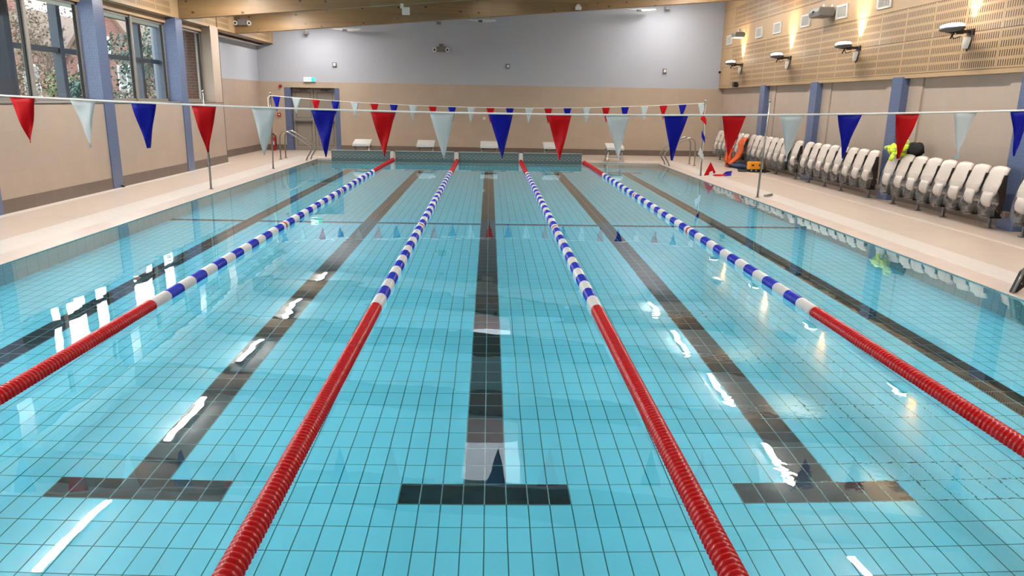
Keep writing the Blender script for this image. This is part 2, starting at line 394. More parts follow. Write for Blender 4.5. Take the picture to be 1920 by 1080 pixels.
# door recess and leaves
m = MB(); m.box(DX0, DX0+.22, FW-.01, FW+.34, DK, DZ); m.box(DX1-.17, DX1, FW-.01, FW+.34, DK, DZ); struct(m.build('trim_5', M['mos_x']), 'blue mosaic door jambs')
m = MB(); m.quad((DX0, FW, DZ), (DX1, FW, DZ), (DX1, FW+.4, DZ), (DX0, FW+.4, DZ)); struct(m.build('trim_6', M['stone_xz']))
def door_leaf(name, x0, x1, lab):
    e = box_obj(name, M['door'], (x0, x1, FW+.22, FW+.27, DK+.01, DZ-.02)); struct(e, lab)
    m = MB()
    for a, b in ((.18, .96), (1.12, 1.98)):
        for bx in ((x0+.10, x1-.10, a, a+.012), (x0+.10, x1-.10, b-.012, b), (x0+.10, x0+.112, a, b), (x1-.112, x1-.10, a, b)):
            m.box(bx[0], bx[1], FW+.214, FW+.222, bx[2]+.03, bx[3]+.03)
    m.build('panel_line', M['door_dark'], e)
    m = MB(); m.box(x0+.06, x1-.06, FW+.15, FW+.19, .99, 1.05); m.box(x0+.06, x0+.12, FW+.17, FW+.22, .98, 1.06); m.box(x1-.12, x1-.06, FW+.17, FW+.22, .98, 1.06)
    m.build('push_bar', M['grey_metal'], e)
    m = MB(); m.box(x0+.25, x0+.5, FW+.17, FW+.22, DZ-.12, DZ-.06); m.tube([(x0+.4, FW+.16, DZ-.07), (x0+.62, FW+.1, DZ-.05)], .01, 6); m.build('door_closer', M['grey_metal'], e)
door_leaf('door_1', DX0+.23, -6.145, 'left leaf of the grey double door'); door_leaf('door_2', -6.125, DX1-.18, 'right leaf of the grey double door')
struct(box_obj('trim_7', M['door_dark'], (DX0, DX1, FW+.275, FW+.3, DK, DZ)))
# right wall
m = MB(); m.poly([(RW, NW, DK), (RW, FW, DK), (RW, FW, 2.5), (RW, NW, 2.5)]); struct(m.build('wall_right', M['stone_yz']), 'beige tiled right wall behind the seats')
COLR = (28.0, 23.45, 19.32, 14.83, 10.5, 6.0, 1.5, -3.0)
m = MB(); m.box(RW-.015, RW, NW, FW, DK, .30); struct(m.build('baseboard_right', M['skirt_yz']))
for i, yc in enumerate(COLR[1:]):
    m = MB(); m.box(RW-.035, RW, yc-.75, yc+.75, DK+.26, 2.4); struct(m.build('trim_%d' % (20+i), M['stone_yz']), 'shallow beige pilaster behind a blue column')
    m = MB(); m.box(7.97, RW, yc-.22, yc+.22, DK, 2.4); 
    m.bm.faces.ensure_lookup_table()
    for f in m.bm.faces:
        f.normal_update(); f.material_index = 1 if abs(f.normal.y) > .5 else 0
    o = m.build('wall_column', [M['mos_y'], M['mos_x']]); struct(o, 'blue mosaic column on the right wall')
# timber cladding on the right wall
def clad(name, z0, z1, mat, label):
    o = box_obj(name, mat, (8.0, RW+.1, NW, FW-.005, z0+.004, z1-.004)); struct(o, label)
clad('wall_panel', 2.37, 2.45, M['ply'], 'plain maple edge board under the slotted panels')
clad('wall_panel', 2.45, 3.05, M['slot_low'], 'lowest course of slotted maple panels'); clad('wall_panel', 3.05, 3.655, M['slot_low'], 'second course of slotted maple panels')
clad('wall_panel', 3.655, 4.26, M['ply'], 'plain maple course holding the white grilles'); clad('wall_panel', 4.26, 4.87, M['slot_low'], 'third course of slotted maple panels')
clad('wall_panel', 4.87, 5.48, M['ply'], 'top plain maple course')
struct(box_obj('trim_8', M['door_dark'], (8.02, RW+.1, NW, FW-.005, 2.375, 5.45)))

# left wall: beige below the sill, window bay above
SILL, HEAD, WP = 1.66, 3.44, -7.67
m = MB(); m.poly([(LW, NW, DK), (LW, 22.3, DK), (LW, 22.3, SILL), (LW, NW, SILL)]); m.quad((LW, NW, SILL), (LW, 22.3, SILL), (WP-.1, 22.3, SILL), (WP-.1, NW, SILL))
m.poly([(LW, 21.62, SILL), (LW, 22.3, SILL), (LW, 22.3, 3.6), (LW, 21.62, 3.6)]); m.quad((LW, 21.62, SILL), (WP-.1, 21.62, SILL), (WP-.1, 21.62, 3.6), (LW, 21.62, 3.6))
m.quad((LW, 22.3, DK), (-7.97, 22.3, DK), (-7.97, 22.3, 4.3), (LW, 22.3, 4.3))
struct(m.build('wall_left', M['stone_yz']), 'beige tiled left wall under the windows')
m = MB(); m.mi = 0; m.poly([(-7.95, 22.3, DK), (-7.95, FW, DK), (-7.95, FW, 2.35), (-7.95, 22.3, 2.35)]); m.mi = 1; m.poly([(-7.95, 22.3, 2.35), (-7.95, FW, 2.35), (-7.95, FW, 4.4), (-7.95, 22.3, 4.4)])
struct(m.build('wall_left_far', [M['stone_yz'], M['blue_wall']]), 'set back left wall by the far corner')
m = MB(); m.box(LW, LW+.012, NW, 22.3, DK, .26); struct(m.build('baseboard_left', M['skirt_yz']))
m = MB(); m.box(-7.95, -7.938, 22.3, FW, DK, .26); struct(m.build('baseboard_left_far', M['skirt_yz']))
struct(box_obj('trim_9', M['gasket'], (LW-.01, LW+.003, NW, 22.3, SILL-.012, SILL+.002)))
struct(box_obj('trim_10', M['grey_metal'], (LW-.003, LW+.008, 22.29, 22.306, DK, 3.58)))
# window head: panel above the glass and its soffit
m = MB(); m.quad((LW-.03, NW, HEAD+.13), (LW-.03, FW, HEAD+.13), (-8.0, FW, HEAD+.13), (-8.0, NW, HEAD+.13)); m.box(WP-.06, WP+.1, NW, 21.62, HEAD, HEAD+.13)
struct(m.build('trim_11', M['ply']), 'maple soffit over the window recess')
COLL = (19.22, 14.87, 10.45, 6.0, 1.5, -3.0)
for yc in COLL:
    m = MB(); m.box(WP-.05, LW+.012, yc-.225, yc+.225, SILL, 3.57); m.box(LW, LW+.025, yc-.225, yc+.225, DK, SILL)
    m.bm.faces.ensure_lookup_table()
    for f in m.bm.faces:
        f.normal_update(); f.material_index = 1 if abs(f.normal.y) > .5 else 0
    struct(m.build('wall_column', [M['mos_y'], M['mos_x']]), 'blue mosaic column between the windows')
# bulkhead panels on the left, one per bay
BEAMS = (24.17, 19.5, 14.85, 10.2, 5.55, .9, -3.75)
edges = [FW]+[b for b in BEAMS]+[NW]
for i in range(len(edges)-1):
    y1, y0 = edges[i]-(0 if i == 0 else .1), edges[i+1]+(.1 if i+1 < len(edges)-1 else 0)
    m = MB(); m.mi = 1; m.box(-7.44, LW-.03, y0, y1, 3.57, 4.12)
    m.mi = 0; m.quad((LW-.028, y0+.55, 3.62), (LW-.028, y1-.55, 3.62), (LW-.028, y1-.55, 4.0475), (LW-.028, y0+.55, 4.0475))
    struct(m.build('wall_panel', [M['slot_left'], M['ply']]), 'maple bulkhead panel above the left windows')
struct(box_obj('trim_12', M['door_dark'], (-7.43, LW-.022, NW, FW, 3.562, 3.572)))
# windows: metal frames and glass
def window(n, y0, y1, mid):
    m = MB(); t = .07; gx0, gx1 = WP-.03, WP+.04; zb = 1.70
    m.box(WP-.06, LW, y0, y1, SILL, SILL+.025)
    for a, b in ((y0, y0+t), (y1-t, y1)): m.box(gx0, gx1, a, b, zb, HEAD)
    if mid: m.box(gx0, gx1+.03, mid-.045, mid+.045, zb, HEAD)
    m.box(gx0, gx1, y0, y1, SILL+.02, zb+.05); m.box(gx0, gx1, y0, y1, HEAD-.05, HEAD)
    f = m.build('window_%d' % n, M['frame']); struct(f, 'metal framed window in the left wall')
    m = MB()
    for a in [y0+t, y1-t-.03]+([mid-.075, mid+.045] if mid else []): m.box(WP-.01, WP+.03, a, a+.03, zb+.05, HEAD-.05)
    m.build('gasket', M['gasket'], f)
    m = MB()
    for a, b in (((y0+t, mid-.045), (mid+.045, y1-t)) if mid else ((y0+t, y1-t),)): m.quad((WP, a, zb+.05), (WP, b, zb+.05), (WP, b, HEAD-.05), (WP, a, HEAD-.05))
    m.build('pane', M['glass'], f)
bays = [(19.45, 21.62, None)]+[(COLL[i+1]+.225, COLL[i]-.225, (COLL[i+1]+COLL[i])/2) for i in range(len(COLL)-1)]
for i, b in enumerate(bays): window(i+1, *b)
struct(box_obj('trim_13', M['stone_yz'], (WP-.1, LW, NW, -3.225, SILL, 3.57)))
# near wall
m = MB(); m.poly([(X0-.3, NW, DK), (X1, NW, DK), (X1, NW, ceil_z(X1)+.1), (X0-.3, NW, ceil_z(X0)+.1)]); struct(m.build('wall_near', M['white_wall']))
# ceiling with two rooflight openings
RL = ((11.55, 14.6), (20.9, 23.9), (2.3, 5.3)); RX0, RX1 = -.45, .68
m = MB()
def cq(x0, x1, y0, y1): m.quad((x0, y0, ceil_z(x0)), (x1, y0, ceil_z(x1)), (x1, y1, ceil_z(x1)), (x0, y1, ceil_z(x0)))
cq(-8.3, RX0, NW-.05, FW+.05); cq(RX1, 8.3, NW-.05, FW+.05)
ye = [NW-.05]
for a, b in sorted(RL): ye += [a, b]
ye.append(FW+.05)
for k in range(0, len(ye), 2): cq(RX0, RX1, ye[k], ye[k+1])
struct(m.build('ceiling', M['ceiling']), 'sloping off white ceiling between the beams')
for a, b in RL:
    m = MB(); zt = ceil_z(RX1)+.5
    for (p, q) in (((RX0, a), (RX1, a)), ((RX1, a), (RX1, b)), ((RX1, b), (RX0, b)), ((RX0, b), (RX0, a))):
        m.quad((p[0], p[1], ceil_z(p[0])), (q[0], q[1], ceil_z(q[0])), (q[0], q[1], zt), (p[0], p[1], zt))
    o = m.build('rooflight', M['shaft']); struct(o)
    m = MB(); m.quad((RX0, a, zt-.02), (RX1, a, zt-.02), (RX1, b, zt-.02), (RX0, b, zt-.02)); m.build('pane', M['rooflight_glass'], o)
# opaque roof shell so that no daylight leaks round the ceiling
m = MB()
for (x0, x1, ys) in ((-8.6, RX0-.0, None), (RX1, 8.6, None)):
    m.quad((x0, NW-.4, ceil_z(x0)+.5), (x1, NW-.4, ceil_z(x1)+.5), (x1, FW+.6, ceil_z(x1)+.5), (x0, FW+.6, ceil_z(x0)+.5))
m.quad((-8.6, NW-.4, ceil_z(-8.6)+.5), (-8.6, FW+.6, ceil_z(-8.6)+.5), (-8.6, FW+.6, 3.5), (-8.6, NW-.4, 3.5))
m.quad((-8.6, NW-.4, 3.5), (-8.6, FW+.6, 3.5), (WP-.05, FW+.6, 3.5), (WP-.05, NW-.4, 3.5))
m.quad((8.5, NW-.4, 0), (8.5, FW+.6, 0), (8.5, FW+.6, 6), (8.5, NW-.4, 6)); m.quad((-8.6, FW+.5, 0), (8.6, FW+.5, 0), (8.6, FW+.5, 6), (-8.6, FW+.5, 6)); m.quad((-8.6, NW-.3, 0), (8.6, NW-.3, 0), (8.6, NW-.3, 6), (-8.6, NW-.3, 6))
m.quad((-8.05, 22.4, 0), (-8.05, FW+.6, 0), (-8.05, FW+.6, 4.6), (-8.05, 22.4, 4.6)); m.quad((-7.95, 22.35, 0), (-8.6, 22.35, 0), (-8.6, 22.35, 4.6), (-7.95, 22.35, 4.6))
struct(m.build('roof', M['white_wall']))
# glulam beams
bl = ['farthest', 'second farthest']
for i, yb in enumerate(BEAMS):
    m = MB(); x0, x1 = LW-.06, 8.02; y0, y1 = yb-.09, yb+.09
    m.prism([(x0, y0, beam_z(x0)), (x1, y0, beam_z(x1)), (x1, y0, ceil_z(x1)+.02), (x0, y0, ceil_z(x0)+.02)], (0, y1-y0, 0))
    struct(m.build('roof_beam', M['glulam'], bevel=.008), (bl[i] if i < 2 else 'nearer overhead')+' knotty glulam roof beam')

# ------------------------------------------------------------------ ceiling strips
def strip(x, y0, y1, label, along='y', zoff=.07, grp='linear ceiling lights'):
    z = ceil_z(x)-zoff
    t = thing('strip_light', label, 'ceiling light', (x, (y0+y1)/2, z), 0, grp)
    h = (y1-y0)/2
    m = MB(); m.box(-.07, .07, -h, h, 0, .06); m.build('housing', M['white_plastic'], t)
    m = MB(); m.box(-.055, .055, -h+.02, h-.02, -.02, 0); m.build('diffuser', M['strip'], t)
for k, (a, b) in enumerate(((26.0, 27.7), (21.3, 23.5), (16.7, 18.9), (12.0, 14.2), (7.4, 9.6), (2.6, 4.9), (-2.1, .1))):
    strip(-5.80, a, b, 'white strip light lengthwise under the left side of the ceiling'); strip(5.88, a, b, 'white strip light lengthwise under the right side of the ceiling', grp='linear ceiling lights on the right')

# ------------------------------------------------------------------ wall uplighters
def uplighter(y, label):
    t = thing('wall_floodlight', label, 'floodlight', (8.0, y, 3.05), 0, 'uplighters on the slotted wall')
    m = MB(); m.box(-.03, 0, -.1, .1, -.05, .05); m.box(-.42, 0, -.035, .035, -.02, .03); m.tube([(-.3, -.2, .0), (-.3, .12, .0)], .022, 8); m.box(-.34, -.26, -.24, -.16, -.05, .05); m.tube([(-.36, -.12, -.02), (-.40, -.1, -.12)], .015, 6)
    m.build('bracket', M['seat_dark'], t)
    m = MB(); m.box(-.10, -.02, -.05, .06, -.26, -.08); m.build('control_box', M['white_plastic'], t, bevel=.008)
    m = MB(); m.tube([(-.04, -.09, .02), (-.05, -.13, -.12), (-.06, -.08, -.27), (-.05, -.02, -.30), (-.05, .0, -.26)], .01, 6); m.tube([(-.3, .1, 0), (-.22, .14, -.10), (-.12, .10, -.06)], .009, 6); m.build('cable', M['black_plastic'], t)
    m = MB(); m.ell((-.42, -.15, .035), (.13, .37, .05), 20, 8); m.build('housing', M['grey_metal'], t, smooth=True)
    m = MB(); m.ell((-.42, -.15, .078), (.115, .345, .042), 20, 10); m.build('lens', M['uplens'], t, smooth=True)
    L = bpy.data.lights.new('uplight', 'SPOT'); L.energy = UPLIGHT; L.color = (1, .74, .40); L.spot_size = math.radians(76); L.spot_blend = 1.0; L.shadow_soft_size = .05
    o = bpy.data.objects.new('uplight_beam', L); COL.objects.link(o); o.location = (7.87, y, 3.16)
    o.rotation_euler = Vector((-.06, 0, -1)).to_track_quat('Z', 'Y').to_euler()
for y, l in ((25.9, 'wall floodlight nearest the far wall'), (21.38, 'second wall floodlight from the far wall'), (16.94, 'third wall floodlight from the far wall'), (12.42, 'nearest wall floodlight, largest in view at top right'), (7.9, 'wall floodlight out beyond the right edge'), (3.4, 'wall floodlight out beyond the right edge')):
    uplighter(y, l)

# ------------------------------------------------------------------ lane ropes
PITCH, R0, R1 = .0439, .034, .0575
def float_prof(n, y0=0.0):
    p = []
    for k in range(n):
        a = y0+k*PITCH
        p += [(a+.001, R0), (a+.009, R1-.005), (a+.016, R1), (a+.025, R1-.001), (a+.033, R1-.008), (a+.038, R0)]
    return p
def float_mesh(name, n):
    m = MB(); m.lathe_y(float_prof(n), 16); me_o = m.build(name, M['float_red'], smooth=True); me = me_o.data; bpy.data.objects.remove(me_o); return me
mesh8 = {}
for c in ('red', 'blue', 'white'):
    me = float_mesh('float_section_'+c, 8); me.materials.clear(); me.materials.append(M['float_'+c]); mesh8[c] = me
mesh_r = float_mesh('float_section_end', 111); mesh_r3 = float_mesh('float_section_mark', 2)
me = float_mesh('float_section_white_half', 3); me.materials.clear(); me.materials.append(M['float_white']); mesh_w3 = me
def part(name, me, parent, y, label=None):
    o = bpy.data.objects.new(name, me); COL.objects.link(o); o.parent = parent; o.location = (0, y, 0)
    if label: o['label'] = label
def lane_rope(x, label):
    t = thing('lane_rope', label, 'lane rope', (x, 0, .022), 0, 'floating lane ropes')
    m = MB(); m.tube([(0, .02, 0), (0, 24.99, 0)], .008, 6); m.build('cable', M['chrome'], t)
    part('float_section', mesh_r, t, .13, 'red end floats nearest the camera')
    seq = ['white', 'blue']*7+['M']+(['blue', 'white']*6+['blue'])+['M']+(['blue', 'white']*7)
    y = 5.03; seg = 15.08/len(seq)
    for s in seq:
        if s == 'M':
            part('float_section', mesh_w3, t, y, 'white floats beside a red marker float'); part('float_section', mesh_r3, t, y+3*PITCH, 'single red marker float'); part('float_section', mesh_w3, t, y+5*PITCH, 'white floats beside a red marker float')
        else: part('float_section', mesh8[s], t, y, s+' float section')
        y += seg
    part('float_section', mesh_r, t, 20.12, 'red end floats at the far end')
for x, l in ((-3, 'lane rope farthest to the left, leaving the left edge of the photo'), (-1, 'lane rope just left of the central lane line'), (1, 'lane rope just right of the central lane line'), (3, 'lane rope farthest to the right, leaving the right edge of the photo')): lane_rope(x, l)
for x, l in ((-3.02, 'white rope anchor post at the far end of the leftmost lane rope'), (-1.02, 'white rope anchor post left of the middle starting block'), (1.0, 'white rope anchor post right of the middle starting block')):
    m = MB(); m.box(x-.05, x+.05, 24.9, 25.02, .0, .27); tag(m.build('rope_anchor', M['white_plastic'], bevel=.01), l, 'rope anchor', 'rope anchor posts on the end wall')
# ------------------------------------------------------------------ touch pads on the end wall
def padmat():
    t = NT('grey teal perforated pad'); v, x = t.coord()
    row = t.math('FLOOR', t.math('DIVIDE', t.math('ADD', x[2], 3.0), .045))
    xo = t.math('ADD', t.math('ADD', x[0], 30.0), t.math('MULTIPLY', t.math('MODULO', row, 2.0), .07))
    xm = t.math('MODULO', xo, .14); zm = t.math('MODULO', t.math('ADD', x[2], 3.0), .045)
    s = t.math('MULTIPLY', t.math('MULTIPLY', t.math('LESS_THAN', xm, .08), t.math('LESS_THAN', zm, .014)), t.math('MULTIPLY', t.math('GREATER_THAN', x[2], .03), t.math('LESS_THAN', x[2], .2)))
    c = t.mix(s, lin((128, 150, 150)), lin((226, 228, 220)))
    return t.set(c, .18, .35)
K = .54; M['pad'] = padmat(); K = 1.0
for a, b, l in ((-4.92, -3.09, 'perforated timing pad below the leftmost starting block'), (-2.93, -1.09, 'perforated timing pad below the second block from the left'), (-.95, .93, 'perforated timing pad below the middle starting block'), (1.07, 2.92, 'perforated timing pad below the second block from the right')):
    p = box_obj('touch_pad', M['pad'], (a, b, 24.965, 24.985, -.6, .275)); tag(p, l, 'timing pad', 'timing pads on the far end wall')
    m = MB(); m.box(a, b, 24.96, 25.0, .275, .287); m.build('top_edge', M['white_plastic'], p)
# ------------------------------------------------------------------ starting blocks
def start_block(x, label):
    t = thing('starting_block', label, 'starting block', (x, 25.1, DK), 0, 'starting blocks')
    m = MB(); w = .275
    m.prism([(-w, 0, .375), (-w, .62, .50), (-w, .62, .545), (-w, 0, .425)], (2*w, 0, 0)); m.box(-w, w, -.012, .008, .35, .43); m.build('platform', M['white_plastic'], t, bevel=.012)
    m = MB(); m.box(-w+.02, w-.02, .02, .6, .345, .36)
    m.build('under_tray', M['rail_grey'], t)
    for sx in (-1, 1):
        for (yb, yt, zt) in ((-.02, .1, .38), (.52, .46, .47)):
            m = MB(); m.tube([(sx*.25, yb, 0), (sx*.21, yt, zt)], .018, 8); m.tube([(sx*.25, yb, 0), (sx*.25, yb, .012)], .045, 12); m.build('leg', M['chrome'], t, smooth=False)
    m = MB()
    m.tube([(-.235, .02, .14), (.235, .02, .14)], .014, 8); m.tube([(-.235, .02, .14), (-.235, .5, .14)], .012, 8); m.tube([(.235, .02, .14), (.235, .5, .14)], .012, 8); m.tube([(-.22, .04, .33), (.22, .04, .33)], .014, 8)
    m.build('crossbar', M['chrome'], t)
    m = MB()
    for sx in (-1, 1): m.tube([(sx*.2, -.012, .325), (sx*.2, .03, .325)], .022, 10)
    m.build('backstroke_grip', M['black_plastic'], t)
for x, l in ((-4.0, 'white starting block nearest the double door'), (-2.0, 'second starting block from the left'), (0, 'middle starting block above the central lane line'), (2.0, 'second starting block from the right'), (3.99, 'rightmost starting block, steel legs fully visible above the water')): start_block(x, l)

# ------------------------------------------------------------------ ladders
def ladder(side, label):
    t = thing('pool_ladder', label, 'pool ladder', (side*5.35, 24.1, DK), 0, 'steel pool ladders')
    for yy in (-.33, .33):
        P = [(.86, 0), (.86, .55), (.84, .70), (.77, .79), (.68, .815), (.58, .79), (.2, .55), (.0, .42), (-.06, .35), (-.06, .27), (.02, .15), (.10, .02), (.10, -.1), (.04, -.4), (.04, -.95)]
        pts = [Vector((side*a, yy, b)) for a, b in P]
        # smooth the path
        for _ in range(2):
            q = [pts[0]]
            for i in range(len(pts)-1): q += [pts[i].lerp(pts[i+1], .25), pts[i].lerp(pts[i+1], .75)]
            pts = q+[pts[-1]]
        m = MB(); m.tube(pts, .02, 10); m.build('handrail', M['chrome'], t, smooth=True)
        m = MB(); m.tube([(side*.86, yy, 0), (side*.86, yy, .015)], .05, 14); m.build('flange', M['chrome'], t)
    for z in (-.25, -.5, -.75): m = MB(); m.box(min(side*.02, side*-.06), max(side*.02, side*-.06), -.33, .33, z-.012, z+.012); m.build('tread', M['chrome'], t)
ladder(-1, 'steel pool ladder at the far left corner by the door'); ladder(1, 'steel pool ladder at the far right corner of the pool')

# ------------------------------------------------------------------ poles and bunting
def pole(x, y, h, lean, label):
    t = thing('flag_pole', label, 'pole', (x, y, DK-.01), 0, 'steel poles beside the pool')
    m = MB(); m.tube([(0, 0, 0), (lean, 0, h)], .021, 12); m.build('post', M['chrome'], t, smooth=True)
    m = MB(); m.tube([(0, 0, 0), (0, 0, .012)], .045, 14); m.build('base_collar', M['chrome'], t)
    m = MB(); m.ell((lean, 0, h+.01), (.03, .03, .03), 12, 8); m.tube([(lean, 0, h-.06), (lean-.05*(1 if x > 0 else -1), 0, h-.06)], .01, 8); m.build('cap', M['chrome'], t, smooth=True)
pole(-5.56, 15.0, 1.86, .0, 'steel pole at mid length on the left, carrying no flags'); pole(5.46, 14.9, 1.86, .06, 'steel pole at mid length on the right, carrying no flags')
pole(-5.60, 20.3, 1.86, .04, 'steel pole holding the left end of the far flag line'); pole(5.56, 20.2, 1.86, -.03, 'steel pole holding the right end of the far flag line')
pole(-5.56, 5.0, 1.86, 0, 'steel pole holding the left end of the near flag line'); pole(5.56, 5.0, 1.86, 0, 'steel pole holding the right end of the near flag line')
def bunting(y, xs, cols, zf, x0, x1, label, seed):
    rnd = random.Random(seed)
    t = thing('flag_line', label, 'bunting', (0, y, 0), 0, 'lines of pennants across the pool')
    n = 60; m = MB(); m.tube([(x0+(x1-x0)*k/n, 0, zf(x0+(x1-x0)*k/n)) for k in range(n+1)], .009, 6); m.build('cord', M['cord'], t, smooth=True)
    for x, c in zip(xs, cols):
        w = .103; h = .375+rnd.uniform(-.01, .012); a = rnd.uniform(-.25, .25); tip = rnd.uniform(-.02, .02); curl = rnd.uniform(-.02, .03); kink = rnd.uniform(-.012, .012)
        m = MB(); R = []
        nv = 8
        for i in range(nv+1):
            f = i/nv; hw = w*(1-f)+.001; row = []
            for j in range(5):
                u = j/4*2-1
                yy = a*.12*u*w/.1*f + curl*f*f + .014*math.sin(f*7+u*2+x*9)*(.3+f) + kink*math.sin(f*PI)*u
                row.append(m.bm.verts.new((x+u*hw+tip*f, yy, zf(x+u*hw*.0)-.004-f*h+(.0 if i else 0))))
            R.append(row)
        for i in range(nv):
            for j in range(4): m.face([R[i][j], R[i][j+1], R[i+1][j+1], R[i+1][j]])
        o = m.build('pennant', M['flag_'+c], t, smooth=True, solid=.0015); o['label'] = c+' pennant'
rwb = ['red', 'white', 'blue']
zn = lambda x: 1.722+.0047*x*x; zf_ = lambda x: 1.662+.0066*x*x
xs = [-3.88+.498*k for k in range(-3, 19)]; bunting(5.0, xs, [rwb[k % 3] for k in range(-3, 19)], zn, -5.56, 5.56, 'near line of red, white and blue pennants crossing the whole photo', 3)
xs = [-5.38+.492*k for k in range(0, 23)]; bunting(20.2, xs, [['blue', 'white', 'red'][k % 3] for k in range(23)], zf_, -5.56, 5.53, 'far line of small pennants in front of the end wall', 9)
# loose tail of cord with pennants hanging by the far right pole
t = thing('hanging_bunting', 'spare bunting hanging down against the far right pole', 'bunting', (5.53, 20.1, DK))
m = MB(); m.tube([(.0, 0, 1.78), (-.03, 0, 1.5), (.02, 0, 1.1), (.0, 0, .5), (-.05, 0, .12)], .006, 6); m.build('cord', M['cord'], t)
for z, c, s in ((1.42, 'red', 1), (.98, 'blue', -1), (.55, 'white', 1)):
    m = MB(); m.poly([(-.11*s*0-.06, -.02, z+.17), (.04, -.01, z-.02), (.05, 0, z-.16), (-.12 if s > 0 else -.06, -.03, z+.0)]); o = m.build('pennant', M['flag_'+c], t, solid=.002); o['label'] = c+' pennant'
t = thing('white_ribbon', 'white cord end hanging from the far left flag pole', 'cord', (-5.62, 20.28, DK)); m = MB(); m.tube([(.05, 0, 1.8), (.0, 0, 1.76), (.0, 0, 1.5), (.02, 0, 1.2), (-.01, 0, 1.0)], .011, 6); m.build('cord', M['cord'], t)
# crumpled bunting on the deck
t = thing('bunting_heap', 'crumpled heap of pennants on the deck by the far right pole', 'bunting', (5.72, 19.95, DK))
m = MB(); m.poly([(-.14, 0, .01), (.10, .05, .03), (.02, .02, .36)]); m.poly([(.10, .05, .03), (.16, -.03, .1), (.02, .02, .36)]); o = m.build('pennant', M['flag_red'], t, solid=.003); o['label'] = 'red pennant standing up'
m = MB(); m.poly([(-.02, -.04, .02), (.12, -.05, .03), (.07, -.02, .14), (.0, -.02, .1)]); o = m.build('pennant', M['flag_white'], t, solid=.003); o['label'] = 'folded white pennant'
m = MB(); m.ell((.22, -.05, .03), (.14, .08, .03), 10, 6); m.ell((.36, .0, .035), (.12, .06, .025), 10, 6); o = m.build('pennant', M['flag_red'], t); o['label'] = 'crumpled red pennants'
m = MB(); m.poly([(.40, -.05, .0), (.56, -.06, .02), (.60, .04, .14), (.44, .02, .12)]); m.poly([(.40, -.05, .0), (.44, .02, .12), (.36, .05, .05)]); o = m.build('pennant', M['flag_blue'], t, solid=.003); o['label'] = 'blue pennant'
m = MB(); m.tube([(-.2, -.02, .006), (.1, -.12, .006), (.5, -.08, .006), (.95, -.1, .006)], .005, 6); m.build('cord', M['cord'], t)

# ------------------------------------------------------------------ seats
def seat_meshes():
    t = thing('folding_seat', 'seat', 'folding seat', (0, 0, 0))
    # shell: rounded outline, curved section (local: faces -x)
    def sheet(name, zs, prof, half, thick, mat, corner):
        m = MB(); rows = []
        nz, ny = len(zs), 9
        for i, z in enumerate(zs):
            row = []
            for j in range(ny):
                u = j/(ny-1)*2-1; hw = half[i]
                row.append(m.bm.verts.new((prof[i]-.035*u*u*1.0*-1*.6, u*hw, z-corner[i]*abs(u)**3)))
            rows.append(row)
        for i in range(nz-1):
            for j in range(ny-1): m.face([rows[i][j], rows[i][j+1], rows[i+1][j+1], rows[i+1][j]])
        return m.build(name, mat, t, smooth=True, solid=thick)
    b = sheet('backrest', [.50, .56, .64, .74, .84, .90, .935, .95], [-.10, -.11, -.10, -.07, -.035, -.01, .01, .035], [.14, .19, .21, .22, .222, .222, .21, .18], .03, M['seat_white'], [-.035, -.015, 0, 0, .0, .0, .012, .03])
    p = sheet('seat_pan', [.37, .40, .45, .51, .57], [-.12, -.14, -.15, -.14, -.12], [.08, .115, .125, .13, .13], .04, M['seat_white'], [0, 0, 0, 0, 0])
    for s in (-1, 1):
        P = [(-.02, .84), (-.05, .72), (-.085, .60), (-.05, .50), (-.03, .42), (-.07, .34), (-.02, .28)]
        m = MB(); W = [.03, .045, .05, .045, .045, .05, .03]
        m.prism([(x-.02, s*.222-.012, z) for x, z in P]+[(x+1.1*W[i], s*.222-.012, z) for i, (x, z) in reversed(list(enumerate(P)))], (0, .024, 0)); m.build('side_bracket', M['seat_dark'], t)
    m = MB(); m.prism([(-.03, -.19, .84), (-.07, -.19, .62), (-.02, -.19, .42), (.05, -.19, .42), (.03, -.19, .84)], (0, .38, 0)); m.build('back_shell', M['seat_dark'], t)
    for yy in (-.16, .05): m = MB(); m.prism([(-.06, yy, .38), (.06, yy, .38), (.06, yy, .19), (-.12, yy, .19), (-.12, yy, .22), (-.06, yy, .22)], (0, .045, 0)); m.build('beam_clamp', M['black_plastic'], t)
    # crumpled clear wrapping
    rnd = random.Random(5); m = MB(); rs = []
    for i, (z, hx, hy) in enumerate([(.66, .12, .20), (.56, .14, .205), (.47, .16, .205), (.38, .17, .20), (.30, .17, .17), (.23, .13, .12), (.18, .08, .07)]):
        rs.append([Vector((-.06+math.cos(2*PI*k/20)*hx*(1+rnd.uniform(-.12, .16)*(1 if i > 2 else .25)), math.sin(2*PI*k/20)*hy*(1+rnd.uniform(-.12, .1)*(1 if i > 2 else .2)), z+rnd.uniform(-.025, .02)*(i > 1))) for k in range(20)])
    m.rings(rs, True, False); m.build('plastic_wrap', M['film'], t, smooth=True)
    return t
seat0 = seat_meshes(); first = [True]
def put_seat(y, label, dx=0):
    s = seat0 if first[0] else copy_tree(seat0); first[0] = False
    s.location = (7.74+dx, y, DK); s['label'] = label; s['group'] = 'folded white seats along the right wall'; s['category'] = 'folding seat'
    s.rotation_euler.z = random.uniform(-.03, .03)
ordn = ['first', 'second', 'third', 'fourth', 'fifth', 'sixth', 'seventh', 'eighth', 'ninth']
